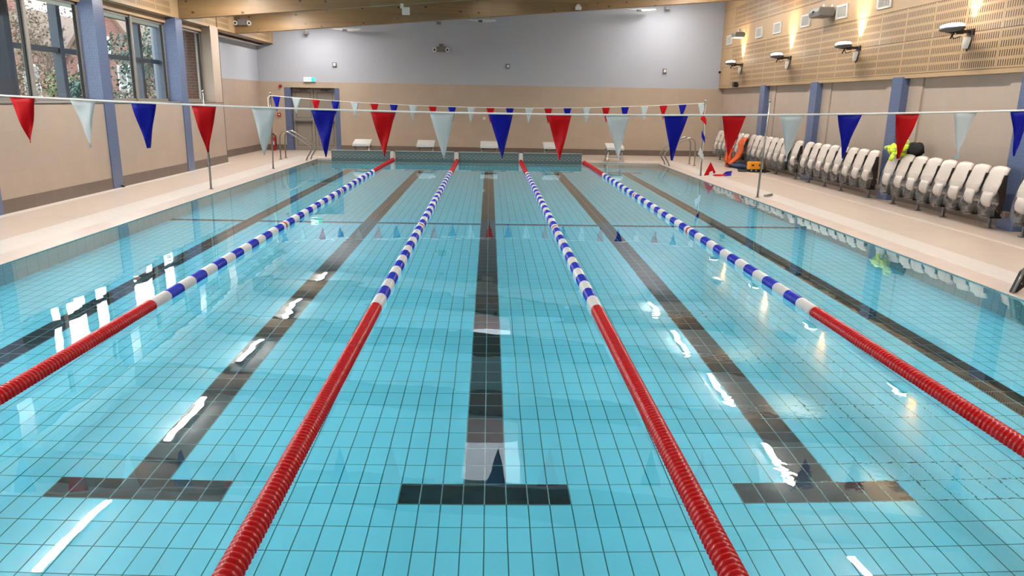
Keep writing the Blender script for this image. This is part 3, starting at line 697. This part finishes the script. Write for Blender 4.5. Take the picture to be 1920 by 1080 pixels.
def bank(ys, name, last):
    for i, y in enumerate(ys):
        put_seat(y, 'plastic wrapped folding seat, %s from camera, %s' % (ordn[i], name))
    y0, y1 = ys[0]-.28, ys[-1]+.28
    t = thing('seat_beam', 'taupe mounting beam under the '+name, 'seat beam', (7.80, (y0+y1)/2, DK), 0, 'mounting beams of the seats')
    h = (y1-y0)/2; m = MB(); m.box(-.03, .05, -h, h, .22, .30); m.build('rail', M['beam_grey'], t, bevel=.006)
    for f in (-.8, -.1, .35, .85):
        m = MB(); m.box(-.02, .02, f*h-.02, f*h+.02, .0, .22); m.box(-.05, .05, f*h-.04, f*h+.04, 0, .01); m.build('leg', M['rail_grey'], t)
bank([10.49+.495*k for k in range(8)], 'near bank under the yellow jacket', 8)
bank([14.9+.515*k for k in range(8)], 'second bank', 8)
bank([19.25]+[20.1+.5*k for k in range(7)], 'third bank beside the amber case', 8)
bank([23.85+.5*k for k in range(7)], 'farthest bank by the end wall', 8)
bank([8.1+.5*k for k in range(4)], 'bank at the right edge of the photo', 3)

# ------------------------------------------------------------------ items by the seats
def blob(name, mat, c, r, parent=None, seed=1, amp=.25, nu=18, nv=10, floor=None):
    rnd = random.Random(seed); ph = [rnd.uniform(0, 6) for _ in range(6)]
    m = MB(); rs = []
    for i in range(1, nv):
        th = PI*i/nv; ring_ = []
        for k in range(nu):
            a = 2*PI*k/nu; w = 1+amp*(math.sin(3*a+ph[0]+2*th)*.5+math.sin(5*a+ph[1])*math.sin(3*th+ph[2])*.5+rnd.uniform(-.35, .35))
            p = Vector((c[0]+r[0]*math.sin(th)*math.cos(a)*w, c[1]+r[1]*math.sin(th)*math.sin(a)*w, c[2]+r[2]*math.cos(th)*w))
            if floor is not None: p.z = max(p.z, floor)
            ring_.append(p)
        rs.append(ring_)
    m.rings(rs); return m.build(name, mat, parent, smooth=True)
t = thing('orange_jacket', 'orange cloth draped over a seat above the navy bag', 'jacket', (7.32, 23.3, DK), 0)
m = MB()
def ribbon(m, pts, hw, n=5):
    rows = []
    for i, p in enumerate(pts):
        rows.append([m.bm.verts.new((p[0]+.03*math.sin(i*2.1+j*1.7), p[1]+(j/(n-1)*2-1)*hw[i], p[2]+.01*math.sin(i+j*3))) for j in range(n)])
    for i in range(len(rows)-1):
        for j in range(n-1): m.face([rows[i][j], rows[i][j+1], rows[i+1][j+1], rows[i+1][j]])
ribbon(m, [(.22, -.15, .86), (.15, -.15, .84), (.10, -.16, .7), (.10, -.1, .5), (.02, .0, .3), (-.12, .1, .12), (-.2, .2, .03)], [.2, .24, .26, .26, .24, .22, .2]); m.build('body', M['orange'], t, smooth=True, solid=.03)
m = MB(); m.tube([(-.02, .36, .55), (-.10, .40, .40), (-.14, .34, .2), (-.12, .26, .06)], [.06, .09, .11, .08], 10); m.build('sleeve', M['orange'], t, smooth=True)
t = blob('holdall_bag', M['navy'], (7.38, 23.3, DK+.06), (.25, .75, .085), seed=4, amp=.2, floor=DK+.002); tag(t, 'flat navy holdall bag on the deck under the orange cloth', 'bag')
m = MB(); m.tube([(7.15, 23.7, DK+.06), (7.1, 23.4, DK+.11), (7.15, 23.1, DK+.05)], .015, 6); m.build('handle', M['black_cloth'], t, smooth=True)
t = thing('equipment_case', 'amber equipment case with dark handles on the black mat', 'case', (7.45, 21.75, DK+.012))
m = MB(); m.box(-.2, .2, -.12, .12, .05, .26); m.build('body', M['yellow_case'], t, bevel=.02)
m = MB(); m.box(-.21, .21, -.13, .13, .0, .06); m.build('base', M['black_plastic'], t, bevel=.01)
for sx in (-.1, .1): m = MB(); m.box(sx-.035, sx+.035, -.135, -.118, .15, .19); m.build('latch', M['black_plastic'], t)
for sx in (-.13, 0, .13): m = MB(); m.box(sx-.02, sx+.02, -.138, -.128, .015, .045); m.build('badge', M['white_plastic'], t)
m = MB(); m.poly([(6.95, 21.6, DK+.004), (7.62, 21.35, DK+.004), (7.95, 21.9, DK+.004), (7.9, 22.9, DK+.004), (7.2, 22.6, DK+.004)]); tag(m.build('floor_mat', M['black_cloth'], solid=.012), 'black mat spread on the deck under the amber case', 'mat')
t = thing('high_visibility_jacket', 'fluorescent yellow jacket thrown over the backs of the near seats', 'jacket', (7.70, 13.82, DK+.97))
blob('body', M['hivis'], (0, .05, .05), (.13, .32, .10), t, seed=2, amp=.35); blob('sleeve', M['hivis'], (-.02, -.28, .15), (.06, .12, .10), t, seed=3, amp=.3)
m = MB(); ribbon(m, [(-.05, -.1, .08), (-.13, -.12, -.02), (-.16, -.14, -.14)], [.1, .09, .05]); m.build('hem', M['hivis'], t, smooth=True, solid=.015)
t = blob('black_bag', M['black_cloth'], (7.90, 13.56, DK+1.04), (.09, .33, .13), seed=6, amp=.18); tag(t, 'black bag behind the fluorescent jacket on the seats', 'bag')
t = thing('steel_bolt', 'short steel cylinder lying on the coping near the right mid pole', 'cylinder', (5.72, 15.02, DK), math.radians(-45)); m = MB(); m.tube([(0, -.15, .025), (0, .15, .025)], .025, 12); m.build('body', M['chrome'], t, smooth=True)
# black hoist bracket at the right edge
t = thing('hoist_bracket', 'black bolted bracket rising from the right pool edge', 'bracket', (5.42, 5.95, .02))
m = MB(); m.prism([(-.02, .0, .0), (.05, .0, .22), (.36, .0, .50), (.9, 0, .78), (.9, 0, .62), (.45, .0, .34), (.14, 0, .10), (.03, .0, .0)], (0, .06, 0)); m.build('plate', M['black_plastic'], t, bevel=.006)
m = MB(); m.tube([(-.02, -.012, .0), (.05, -.012, .22), (.36, -.012, .50), (.9, -.012, .78)], .014, 8); m.build('edge_trim', M['chrome'], t, smooth=True)
for (a, b) in ((.06, .10), (.10, .21), (.24, .32)): m = MB(); m.tube([(a, -.008, b), (a, .0, b)], .009, 8); m.build('bolt', M['chrome'], t)
for (x, y, l) in ((-7.30, 15.02, 'small black drain cap at the foot of the nearer left column'), (-7.30, 20.45, 'small black drain cap at the foot of the left wall past the farther column')):
    m = MB(); m.ell((x, y, DK+.03), (.035, .06, .03), 12, 6); tag(m.build('drain_cap', M['black_plastic'], smooth=True), l, 'drain cap', 'drain caps')

# ------------------------------------------------------------------ fittings on the far wall
t = thing('exit_sign', 'lit green and white exit sign above the double door', 'exit sign', (-6.2, FW-.06, 2.43))
m = MB(); m.box(-.2, .2, 0, .05, -.075, .075); m.build('housing', M['white_plastic'], t)
m = MB(); m.box(-.19, .06, -.006, 0, -.065, .065); m.build('face', M['exit_white'], t)
m = MB(); m.box(.06, .19, -.006, 0, -.065, .065); m.build('face', M['exit_green'], t)
m = MB(); m.tube([(-.02, -.01, .035), (-.02, -.008, .036)], .014, 10); m.poly([(-.05, -.009, .02), (.0, -.009, .02), (.01, -.009, -.005), (.03, -.009, -.05), (.015, -.009, -.05), (-.01, -.009, -.015), (-.045, -.009, -.05), (-.06, -.009, -.05), (-.03, -.009, -.005)]); m.poly([(-.16, -.009, 0), (-.12, -.009, .03), (-.12, -.009, .01), (-.08, -.009, .01), (-.08, -.009, -.01), (-.12, -.009, -.01), (-.12, -.009, -.03)]); m.build('pictogram', M['exit_green'], t)
def wall_speaker(x, z, label):
    t = thing('wall_speaker', label, 'speaker', (x, FW, z), 0, 'small square speakers on the blue wall')
    m = MB(); m.box(-.065, .065, -.06, 0, -.075, .075); m.build('housing', M['grey_metal'], t, bevel=.01)
    m = MB(); m.box(-.035, .05, -.066, -.06, -.045, .05); m.build('grille', M['white_plastic'], t)
wall_speaker(-5.33, 2.93, 'small square speaker on the blue wall right of the exit sign'); wall_speaker(.62, 2.98, 'small square speaker near the middle of the blue wall'); wall_speaker(6.06, 2.92, 'small square speaker at the right end of the blue wall')
def twin_spot(x, y, z, label, axis='y', s=1.0, grp='twin emergency lights'):
    t = thing('emergency_light', label, 'emergency light', (x, y, z), 0, grp)
    m = MB(); m.box(-.16*s, .16*s, -.09*s, 0, -.10*s, .08*s); m.build('housing', M['rail_grey'], t, bevel=.012)
    m = MB(); m.box(-.07, .07, -.05, 0, .08*s, .16*s); m.build('mount', M['beam_grey'], t)
    for sx in (-1, 1):
        m = MB(); m.tube([(sx*.22*s, -.03, -.01), (sx*.22*s, -.12*s, -.03)], [.045*s, .075*s], 14); m.build('lamp_head', M['white_plastic'], t)
        m = MB(); m.tube([(sx*.22*s, -.121*s, -.031), (sx*.22*s, -.126*s, -.032)], .035*s, 12); m.build('lens', M['black_plastic'], t)
twin_spot(-1.67, FW, 3.5, 'twin lamp emergency light high on the middle of the blue wall')
for x, z, nm, l in ((-7.21, 2.2, 'alarm_beacon', 'round red alarm beacon left of the door'),):
    t = thing(nm, l, 'alarm beacon', (x, FW, z)); m = MB(); m.tube([(0, 0, 0), (0, -.06, 0)], .055, 16); m.build('base', M['red'], t); m = MB(); m.ell((0, -.06, 0), (.04, .04, .04), 12, 8); m.build('dome', M['red'], t, smooth=True)
t = thing('fire_call_point', 'red fire call point with white centre left of the door', 'call point', (-7.31, FW, 1.25)); m = MB(); m.box(-.06, .06, -.05, 0, -.06, .06); m.build('box', M['red'], t, bevel=.008); m = MB(); m.box(-.03, .03, -.053, -.05, -.02, .03); m.build('window', M['white_plastic'], t)
t = thing('wall_switch', 'small white switch plate right of the second starting block', 'switch', (-.18, FW, 1.24)); m = MB(); m.box(-.05, .05, -.015, 0, -.05, .05); m.build('plate', M['white_plastic'], t, bevel=.004); m = MB(); m.box(-.02, .02, -.02, -.015, -.03, .03); m.build('rocker', M['white_plastic'], t)
t = thing('fire_extinguisher', 'red fire extinguisher standing in the far left corner', 'fire extinguisher', (-7.5, 28.3, DK)); m = MB()
m.rings([[Vector((r*math.cos(2*PI*k/18), r*math.sin(2*PI*k/18), z)) for k in range(18)] for z, r in ((0, .075), (.02, .085), (.42, .085), (.48, .06), (.51, .03), (.54, .025))]); m.build('cylinder', M['red'], t, smooth=True)
m = MB(); m.box(-.02, .02, -.1, .05, .56, .58); m.box(-.02, .02, -.06, .04, .54, .56); m.build('handle', M['black_plastic'], t)
m = MB(); m.tube([(.02, 0, .54), (.1, -.02, .5), (.11, -.04, .3), (.1, -.04, .12)], .012, 8); m.build('hose', M['black_plastic'], t, smooth=True)
m = MB(); m.box(-.05, .05, -.088, -.084, .2, .32); m.build('label_plate', M['white_plastic'], t)
t = thing('security_camera', 'white security camera in the corner under the ceiling cladding', 'security camera', (7.98, FW-.1, 2.92)); m = MB(); m.tube([(0, .08, .02), (0, -.03, .0)], .05, 14); m.box(-.01, .06, .0, .08, -.03, .03); m.build('body', M['white_plastic'], t); m = MB(); m.ell((-.03, -.06, -.01), (.045, .045, .045), 14, 8); m.build('dome', M['black_plastic'], t, smooth=True)
# luminaires along the far wall, just showing under the last beam
for i, (x0, x1, l) in enumerate(((-5.25, -4.3, 'white wedge shaped wall light at the left, just under the farthest beam'), (-.75, .2, 'white wedge shaped wall light at the middle, just under the farthest beam'), (4.5, 5.5, 'white wedge shaped wall light at the right, just under the farthest beam'))):
    z = beam_z((x0+x1)/2)+.22
    t = thing('wedge_light', l, 'wall light', ((x0+x1)/2, 27.9, z), 0, 'wedge lights by the far wall'); h = (x1-x0)/2
    m = MB(); m.prism([(-h, 0, .04), (h, 0, .06), (h, 0, .02), (.1, 0, -.03)], (0, .18, 0)); m.build('housing', M['white_plastic'], t)
    m = MB(); m.box(-.12, .02, -.02, .03, -.035, .03); m.build('bracket', M['grey_metal'], t)
    m = MB(); m.tube([(-h*.6, .1, .05), (-h*.6, .1, .6)], .006, 6); m.tube([(h*.6, .1, .06), (h*.6, .1, .6)], .006, 6); m.build('hanger', M['grey_metal'], t)
for x, z, l in ((-6.18, 3.92, 'small white detector at the left end of the far wall top'), (-1.73, 4.31, 'small white detector left of centre at the far wall top'), (5.98, 4.92, 'small white detector at the right end of the far wall top')):
    t = thing('wall_detector', l, 'detector', (x, 28.35, z), 0, 'detectors by the far wall'); m = MB(); m.box(-.075, .075, -.03, .03, -.05, .05); m.build('body', M['rail_grey'], t, bevel=.01)
    m = MB(); m.tube([(0, 0, .05), (0, 0, ceil_z(x)-z)], .012, 8); m.build('stem', M['white_plastic'], t)
t = twin_spot(-7.12, 24.03, 3.88, 'twin lamp emergency light on the farthest beam by the left bulkhead', s=.9)
t = thing('beam_sensor', 'white square sensor hanging from the second farthest beam', 'sensor', (-2.0, 19.36, 3.84)); m = MB(); m.box(-.09, .09, -.06, .0, -.09, .08); m.build('body', M['white_plastic'], t, bevel=.012); m = MB(); m.box(-.13, -.06, -.03, .05, .06, .16); m.build('bracket', M['white_plastic'], t)
t = thing('beam_sensor', 'white square sensor at the top edge under the beam right of centre', 'sensor', (2.55, 24.05, 4.44)); m = MB(); m.box(-.09, .09, -.06, .0, -.05, .05); m.build('body', M['white_plastic'], t, bevel=.012); m = MB(); m.box(-.05, .05, -.03, .03, .05, .1); m.build('bracket', M['white_plastic'], t)

# ------------------------------------------------------------------ fittings on the slotted wall
t0 = None
for i, y in enumerate((27.64, 24.35, 22.67, 20.45, 18.13, 15.93, 13.6, 11.3)):
    lab = ['white grille nearest the far wall', 'second white grille from the far wall', 'third white grille from the far wall', 'fourth white grille from the far wall', 'fifth white grille from the far wall, with wide slots', 'sixth white grille, cut by the top edge of the photo', 'white grille above the top edge of the photo', 'white grille above the top edge of the photo'][i]
    t = thing('air_grille', lab, 'air grille', (8.0, y, 3.90), 0, 'white grilles on the maple wall')
    m = MB(); w, h = .33, .15
    m.box(-.03, 0, -w, w, -h, -h+.04); m.box(-.03, 0, -w, w, h-.04, h); m.box(-.03, 0, -w, -w+.06, -h, h); m.box(-.03, 0, w-.06, w, -h, h); m.build('frame', M['white_plastic'], t, bevel=.005)
    m = MB(); m.box(-.004, -.001, -w+.05, w-.05, -h+.03, h-.03); m.build('backing', M['rail_grey'], t)
    m = MB()
    for k in range(7):
        yy = -w+.1+k*.077; m.box(-.022, -.006, yy, yy+.018, -h+.04, h-.04)
    m.build('louvre', M['white_plastic'], t)
def floodbox(y, z, s, label):
    t = thing('spot_projector', label, 'projector', (8.0, y, z), 0, 'grey box projectors on the maple wall')
    m = MB(); m.tube([(0, 0, .10), (-.18, 0, .10)], .022, 10); m.box(-.02, 0, -.06, .06, .02, .18); m.box(-.22, -.14, -.05, .05, .02, .18); m.build('arm', M['white_plastic'], t)
    m = MB(); R = Matrix.Rotation(.2, 4, 'Z')
    m.prism([(-.34*s-.08, .32*s, -.10*s), (-.08, .32*s, -.10*s), (-.05, .32*s, .0), (-.08, .32*s, .10*s), (-.34*s-.08, .32*s, .10*s), (-.37*s-.08, .32*s, 0)], (0, -.64*s, 0)); m.build('body', M['rail_grey'], t, bevel=.02)
    m = MB(); m.tube([(-.2*s-.08, .32*s, 0), (-.2*s-.08, .38*s, 0)], [.09*s, .10*s], 16); m.build('lens_hood', M['grey_metal'], t)
    m = MB(); m.ell((-.38*s-.08, 0, .01), (.01, .05, .03), 10, 6); m.build('sensor_eye', M['black_plastic'], t)
floodbox(25.9, 3.93, .8, 'smaller grey box projector on the maple wall by the far wall'); floodbox(18.75, 3.93, 1.0, 'larger grey box projector with white arm high on the maple wall')
t = thing('black_speaker', 'small black speaker low on the slotted wall near the end wall', 'speaker', (8.0, 26.2, 2.46)); m = MB(); m.box(-.16, -.03, -.11, .11, -.08, .08); m.build('cabinet', M['black_plastic'], t, bevel=.012); m = MB(); m.box(-.03, 0, -.03, .03, -.04, .04); m.build('mount', M['grey_metal'], t)

# ------------------------------------------------------------------ outside the windows
K = .55
M['lawn'] = plain('wet grass', (96, 110, 70), .9, var=.2, scale=.6)
def brickmat(name, axes, c1=(150, 88, 74), c2=(134, 74, 62)):
    t = NT(name); v, x = t.coord(); ax = {'x': x[0], 'y': x[1], 'z': x[2]}
    c, f = t.brick(t.comb(t.math('ADD', ax[axes[0]], 200.0), t.math('ADD', ax[axes[1]], 20.0)), .225, .075, .012, lin(c1), lin(c2), lin((176, 160, 148)), offset=.5); return t.set(c, .85)
M['brick'] = brickmat('red brick', 'xz'); M['brick_y'] = brickmat('red brick side', 'yz')
M['slate'] = plain('brown roof tile', (128, 98, 78), .8, var=.2, scale=3)
M['leaf_green'] = plain('dark evergreen leaf', (52, 84, 66), .7, var=.25, scale=2)
M['leaf_olive'] = plain('olive leaf', (110, 116, 72), .7, var=.25, scale=2)
M['leaf_brown'] = plain('dry brown leaf', (128, 108, 84), .8, var=.25, scale=2)
M['bark'] = plain('grey brown bark', (112, 94, 80), .9, var=.2, scale=4)
M['white_paint'] = plain('white window paint', (230, 236, 238), .6)
m = MB(); m.quad((-90, -20, .3), (-8.6, -20, .3), (-8.6, 120, .3), (-90, 120, .3)); g = m.build('ground', M['lawn']); struct(g, 'grass outside the windows')
# brick pier of the building return
m = MB(); m.box(-8.6, -7.72, 22.32, 22.36, .3, 3.5); struct(m.build('wall_outside', M['brick']), 'brick return wall seen through the last window')
# outer steel frame
def steel_post(name, x, y, w, z1, label, round_=False):
    m = MB()
    if round_: m.tube([(x, y, .3), (x, y, z1)], w, 20)
    else: m.box(x-w/2, x+w/2, y-w/2, y+w/2, .3, z1)
    tag(m.build(name, M['dark_blue_steel'], smooth=False), label, 'steel post', 'dark blue posts outside the windows')
steel_post('steel_post', -8.7, 13.55, .34, 4.2, 'thick dark blue column outside the near window', True); steel_post('steel_post', -8.75, 16.1, .17, 4.2, 'slim dark blue post outside the near window')
steel_post('steel_post', -8.75, 18.15, .2, 4.2, 'dark blue post at the left edge of the second window'); steel_post('steel_post', -8.75, 20.25, .17, 4.2, 'slim dark blue post outside the second window')
steel_post('steel_post', -8.6, 21.75, .33, 4.2, 'thick dark blue column outside the right end of the second window', True)
steel_post('steel_post', -8.7, 9.2, .34, 4.2, 'thick dark blue column out of view to the left', True)
for a, b, z, l in ((9.2, 17.9, 2.66, 'dark blue rail crossing the near window at mid height'), (18.1, 21.9, 2.66, 'dark blue rail crossing the second window at mid height'), (9.2, 17.9, 3.62, 'dark blue rail along the top of the near window'), (18.1, 21.9, 3.56, 'dark blue rail along the top of the second window')):
    tag(box_obj('steel_rail', M['dark_blue_steel'], (-8.79, -8.70, a, b, z-.05, z+.05)), l, 'steel rail', 'dark blue rails outside the windows')
# brick house with gables
def house(x0, x1, y, d, eave, peak, label, chim=True):
    t = thing('brick_house', label, 'house', ((x0+x1)/2, y, .3)); h = (x1-x0)/2; e = eave; p = peak
    m = MB(); m.prism([(-h, 0, 0), (h, 0, 0), (h, 0, e), (0, 0, p), (-h, 0, e)], (0, d, 0)); m.build('walls', [M['brick']], t)
    m = MB(); n = 12
    for s in (-1, 1): m.prism([(s*(h+.25), -.25, e-.2), (0, -.25, p+.12), (0, -.25, p-.05), (s*(h+.1), -.25, e-.3)], (0, d+.4, 0))
    m.build('roof', M['slate'], t)
    if chim: m = MB(); m.box(-.35, .35, .4, 1.2, p-.6, p+1.3); m.build('chimney', M['brick'], t)
    for wx in (-h*.45, h*.45):
        for z0 in (1.0,):
            f = MB(); f.box(wx-.42, wx+.42, -.06, .02, z0, z0+1.9); f = f.build('window', M['white_paint'], t)
            for k in (-1, 1): q = MB(); q.box(wx+k*.2-.16, wx+k*.2+.16, -.08, -.06, z0+.1, z0+.9); q.box(wx+k*.2-.16, wx+k*.2+.16, -.08, -.06, z0+1.0, z0+1.8); q.build('pane', M['rail_grey'], f)
    m = MB(); m.box(-.3, .3, -.06, .02, e+.2, e+1.2); m.build('window', M['white_paint'], t)
    return t
house(-26.5, -21.5, 43.0, 9, 3.2, 5.6, 'brick house with steep gable seen through the near window')
house(-20.8, -16.6, 42.0, 9, 3.0, 5.9, 'second brick gable with chimney at the right of the near window')
house(-33.5, -27.6, 46.0, 9, 3.4, 6.2, 'brick house at the far left of the near window', False)
house(-15.0, -11.0, 46.0, 9, 2.4, 3.6, 'low brick building seen through the second window', False)
def leaves(m, c, r, n, size, rnd):
    for _ in range(n):
        while True:
            p = Vector((rnd.uniform(-1, 1), rnd.uniform(-1, 1), rnd.uniform(-1, 1)))
            if p.length < 1: break
        p = Vector((c[0]+p.x*r[0], c[1]+p.y*r[1], c[2]+p.z*r[2]))
        a = Vector((rnd.uniform(-1, 1), rnd.uniform(-1, 1), rnd.uniform(-1, 1))).normalized(); b = a.orthogonal().normalized(); s = size*rnd.uniform(.5, 1.2)
        m.quad(p-a*s-b*s*.4, p+a*s*.2-b*s*.5, p+a*s, p-a*s*.1+b*s*.5)
def shrub(x, y, h, rx, mat, label, n=2200, seed=1, sz=.09):
    rnd = random.Random(seed); t = thing('shrub', label, 'shrub', (x, y, .3), 0, 'shrubs outside the windows')
    m = MB()
    for _ in range(7): leaves(m, (rnd.uniform(-.5, .5)*rx, rnd.uniform(-.5, .5)*rx, h*rnd.uniform(.35, .8)), (rx*.55, rx*.55, h*.3), n//7, sz, rnd)
    m.build('foliage', mat, t)
    m = MB()
    for k in range(5): m.tube([(0, 0, 0), (rnd.uniform(-.3, .3)*rx, rnd.uniform(-.3, .3)*rx, h*.6)], [.05, .015], 5)
    m.build('stem', M['bark'], t)
def branches(m, p, d, L, r, depth, rnd):
    q = p+d*L; m.tube([p, p.lerp(q, .5)+Vector((rnd.uniform(-.05, .05)*L, rnd.uniform(-.05, .05)*L, 0)), q], [r, r*.8, r*.6], 5, caps=False)
    if depth == 0: return
    for _ in range(3):
        nd = (d+Vector((rnd.uniform(-.8, .8), rnd.uniform(-.8, .8), rnd.uniform(-.2, .6)))).normalized(); branches(m, p.lerp(q, rnd.uniform(.5, 1)), nd, L*rnd.uniform(.55, .8), r*.55, depth-1, rnd)
def tree(x, y, L, label, leafmat, n, seed, depth=5, rad=1.7):
    rnd = random.Random(seed); t = thing('tree', label, 'tree', (x, y, .3), 0, 'trees outside the windows'); m = MB(); branches(m, Vector((0, 0, 0)), Vector((rnd.uniform(-.1, .1), 0, 1)), L, .07*L/1.6, depth, rnd); m.build('trunk', M['bark'], t)
    if n:
        m = MB()
        for _ in range(8): leaves(m, (rnd.uniform(-.6, .6)*rad, rnd.uniform(-.6, .6)*rad, L*rnd.uniform(1.0, 2.4)), (rad*.6, rad*.6, rad*.45), n//8, .09, rnd)
        m.build('foliage', leafmat, t)
shrub(-14.2, 28.2, 2.15, 1.1, M['leaf_olive'], 'olive green bush low in the near window', seed=3); shrub(-12.6, 26.2, 2.3, .95, M['leaf_green'], 'dark evergreen bush at the lower right of the near window', seed=4)
shrub(-17.6, 31, 2.3, 1.3, M['leaf_brown'], 'brown hedge at the left of the near window', n=1200, seed=5)
tree(-17.5, 33.5, 1.9, 'bare tree with dry leaves in the near window', M['leaf_brown'], 800, 11, rad=1.9); tree(-20.5, 37, 2.2, 'tall brown tree behind the near window bushes', M['leaf_brown'], 900, 12, rad=2.3)
tree(-13.3, 33, 1.7, 'dark green tree at the left of the second window', M['leaf_green'], 1800, 13, depth=4, rad=1.6); tree(-12.2, 34.5, 1.75, 'olive tree at the right of the second window', M['leaf_olive'], 1500, 14, depth=4, rad=1.7)
shrub(-12.0, 31, 1.8, 1.2, M['leaf_brown'], 'dry straw coloured bush low in the second window', seed=6); shrub(-14.5, 36, 2.1, 1.4, M['leaf_brown'], 'brown bush behind the second window', seed=8)
tree(-10.6, 33, 1.4, 'small bare tree at the edge of the second window', M['leaf_brown'], 500, 17, rad=1.2)
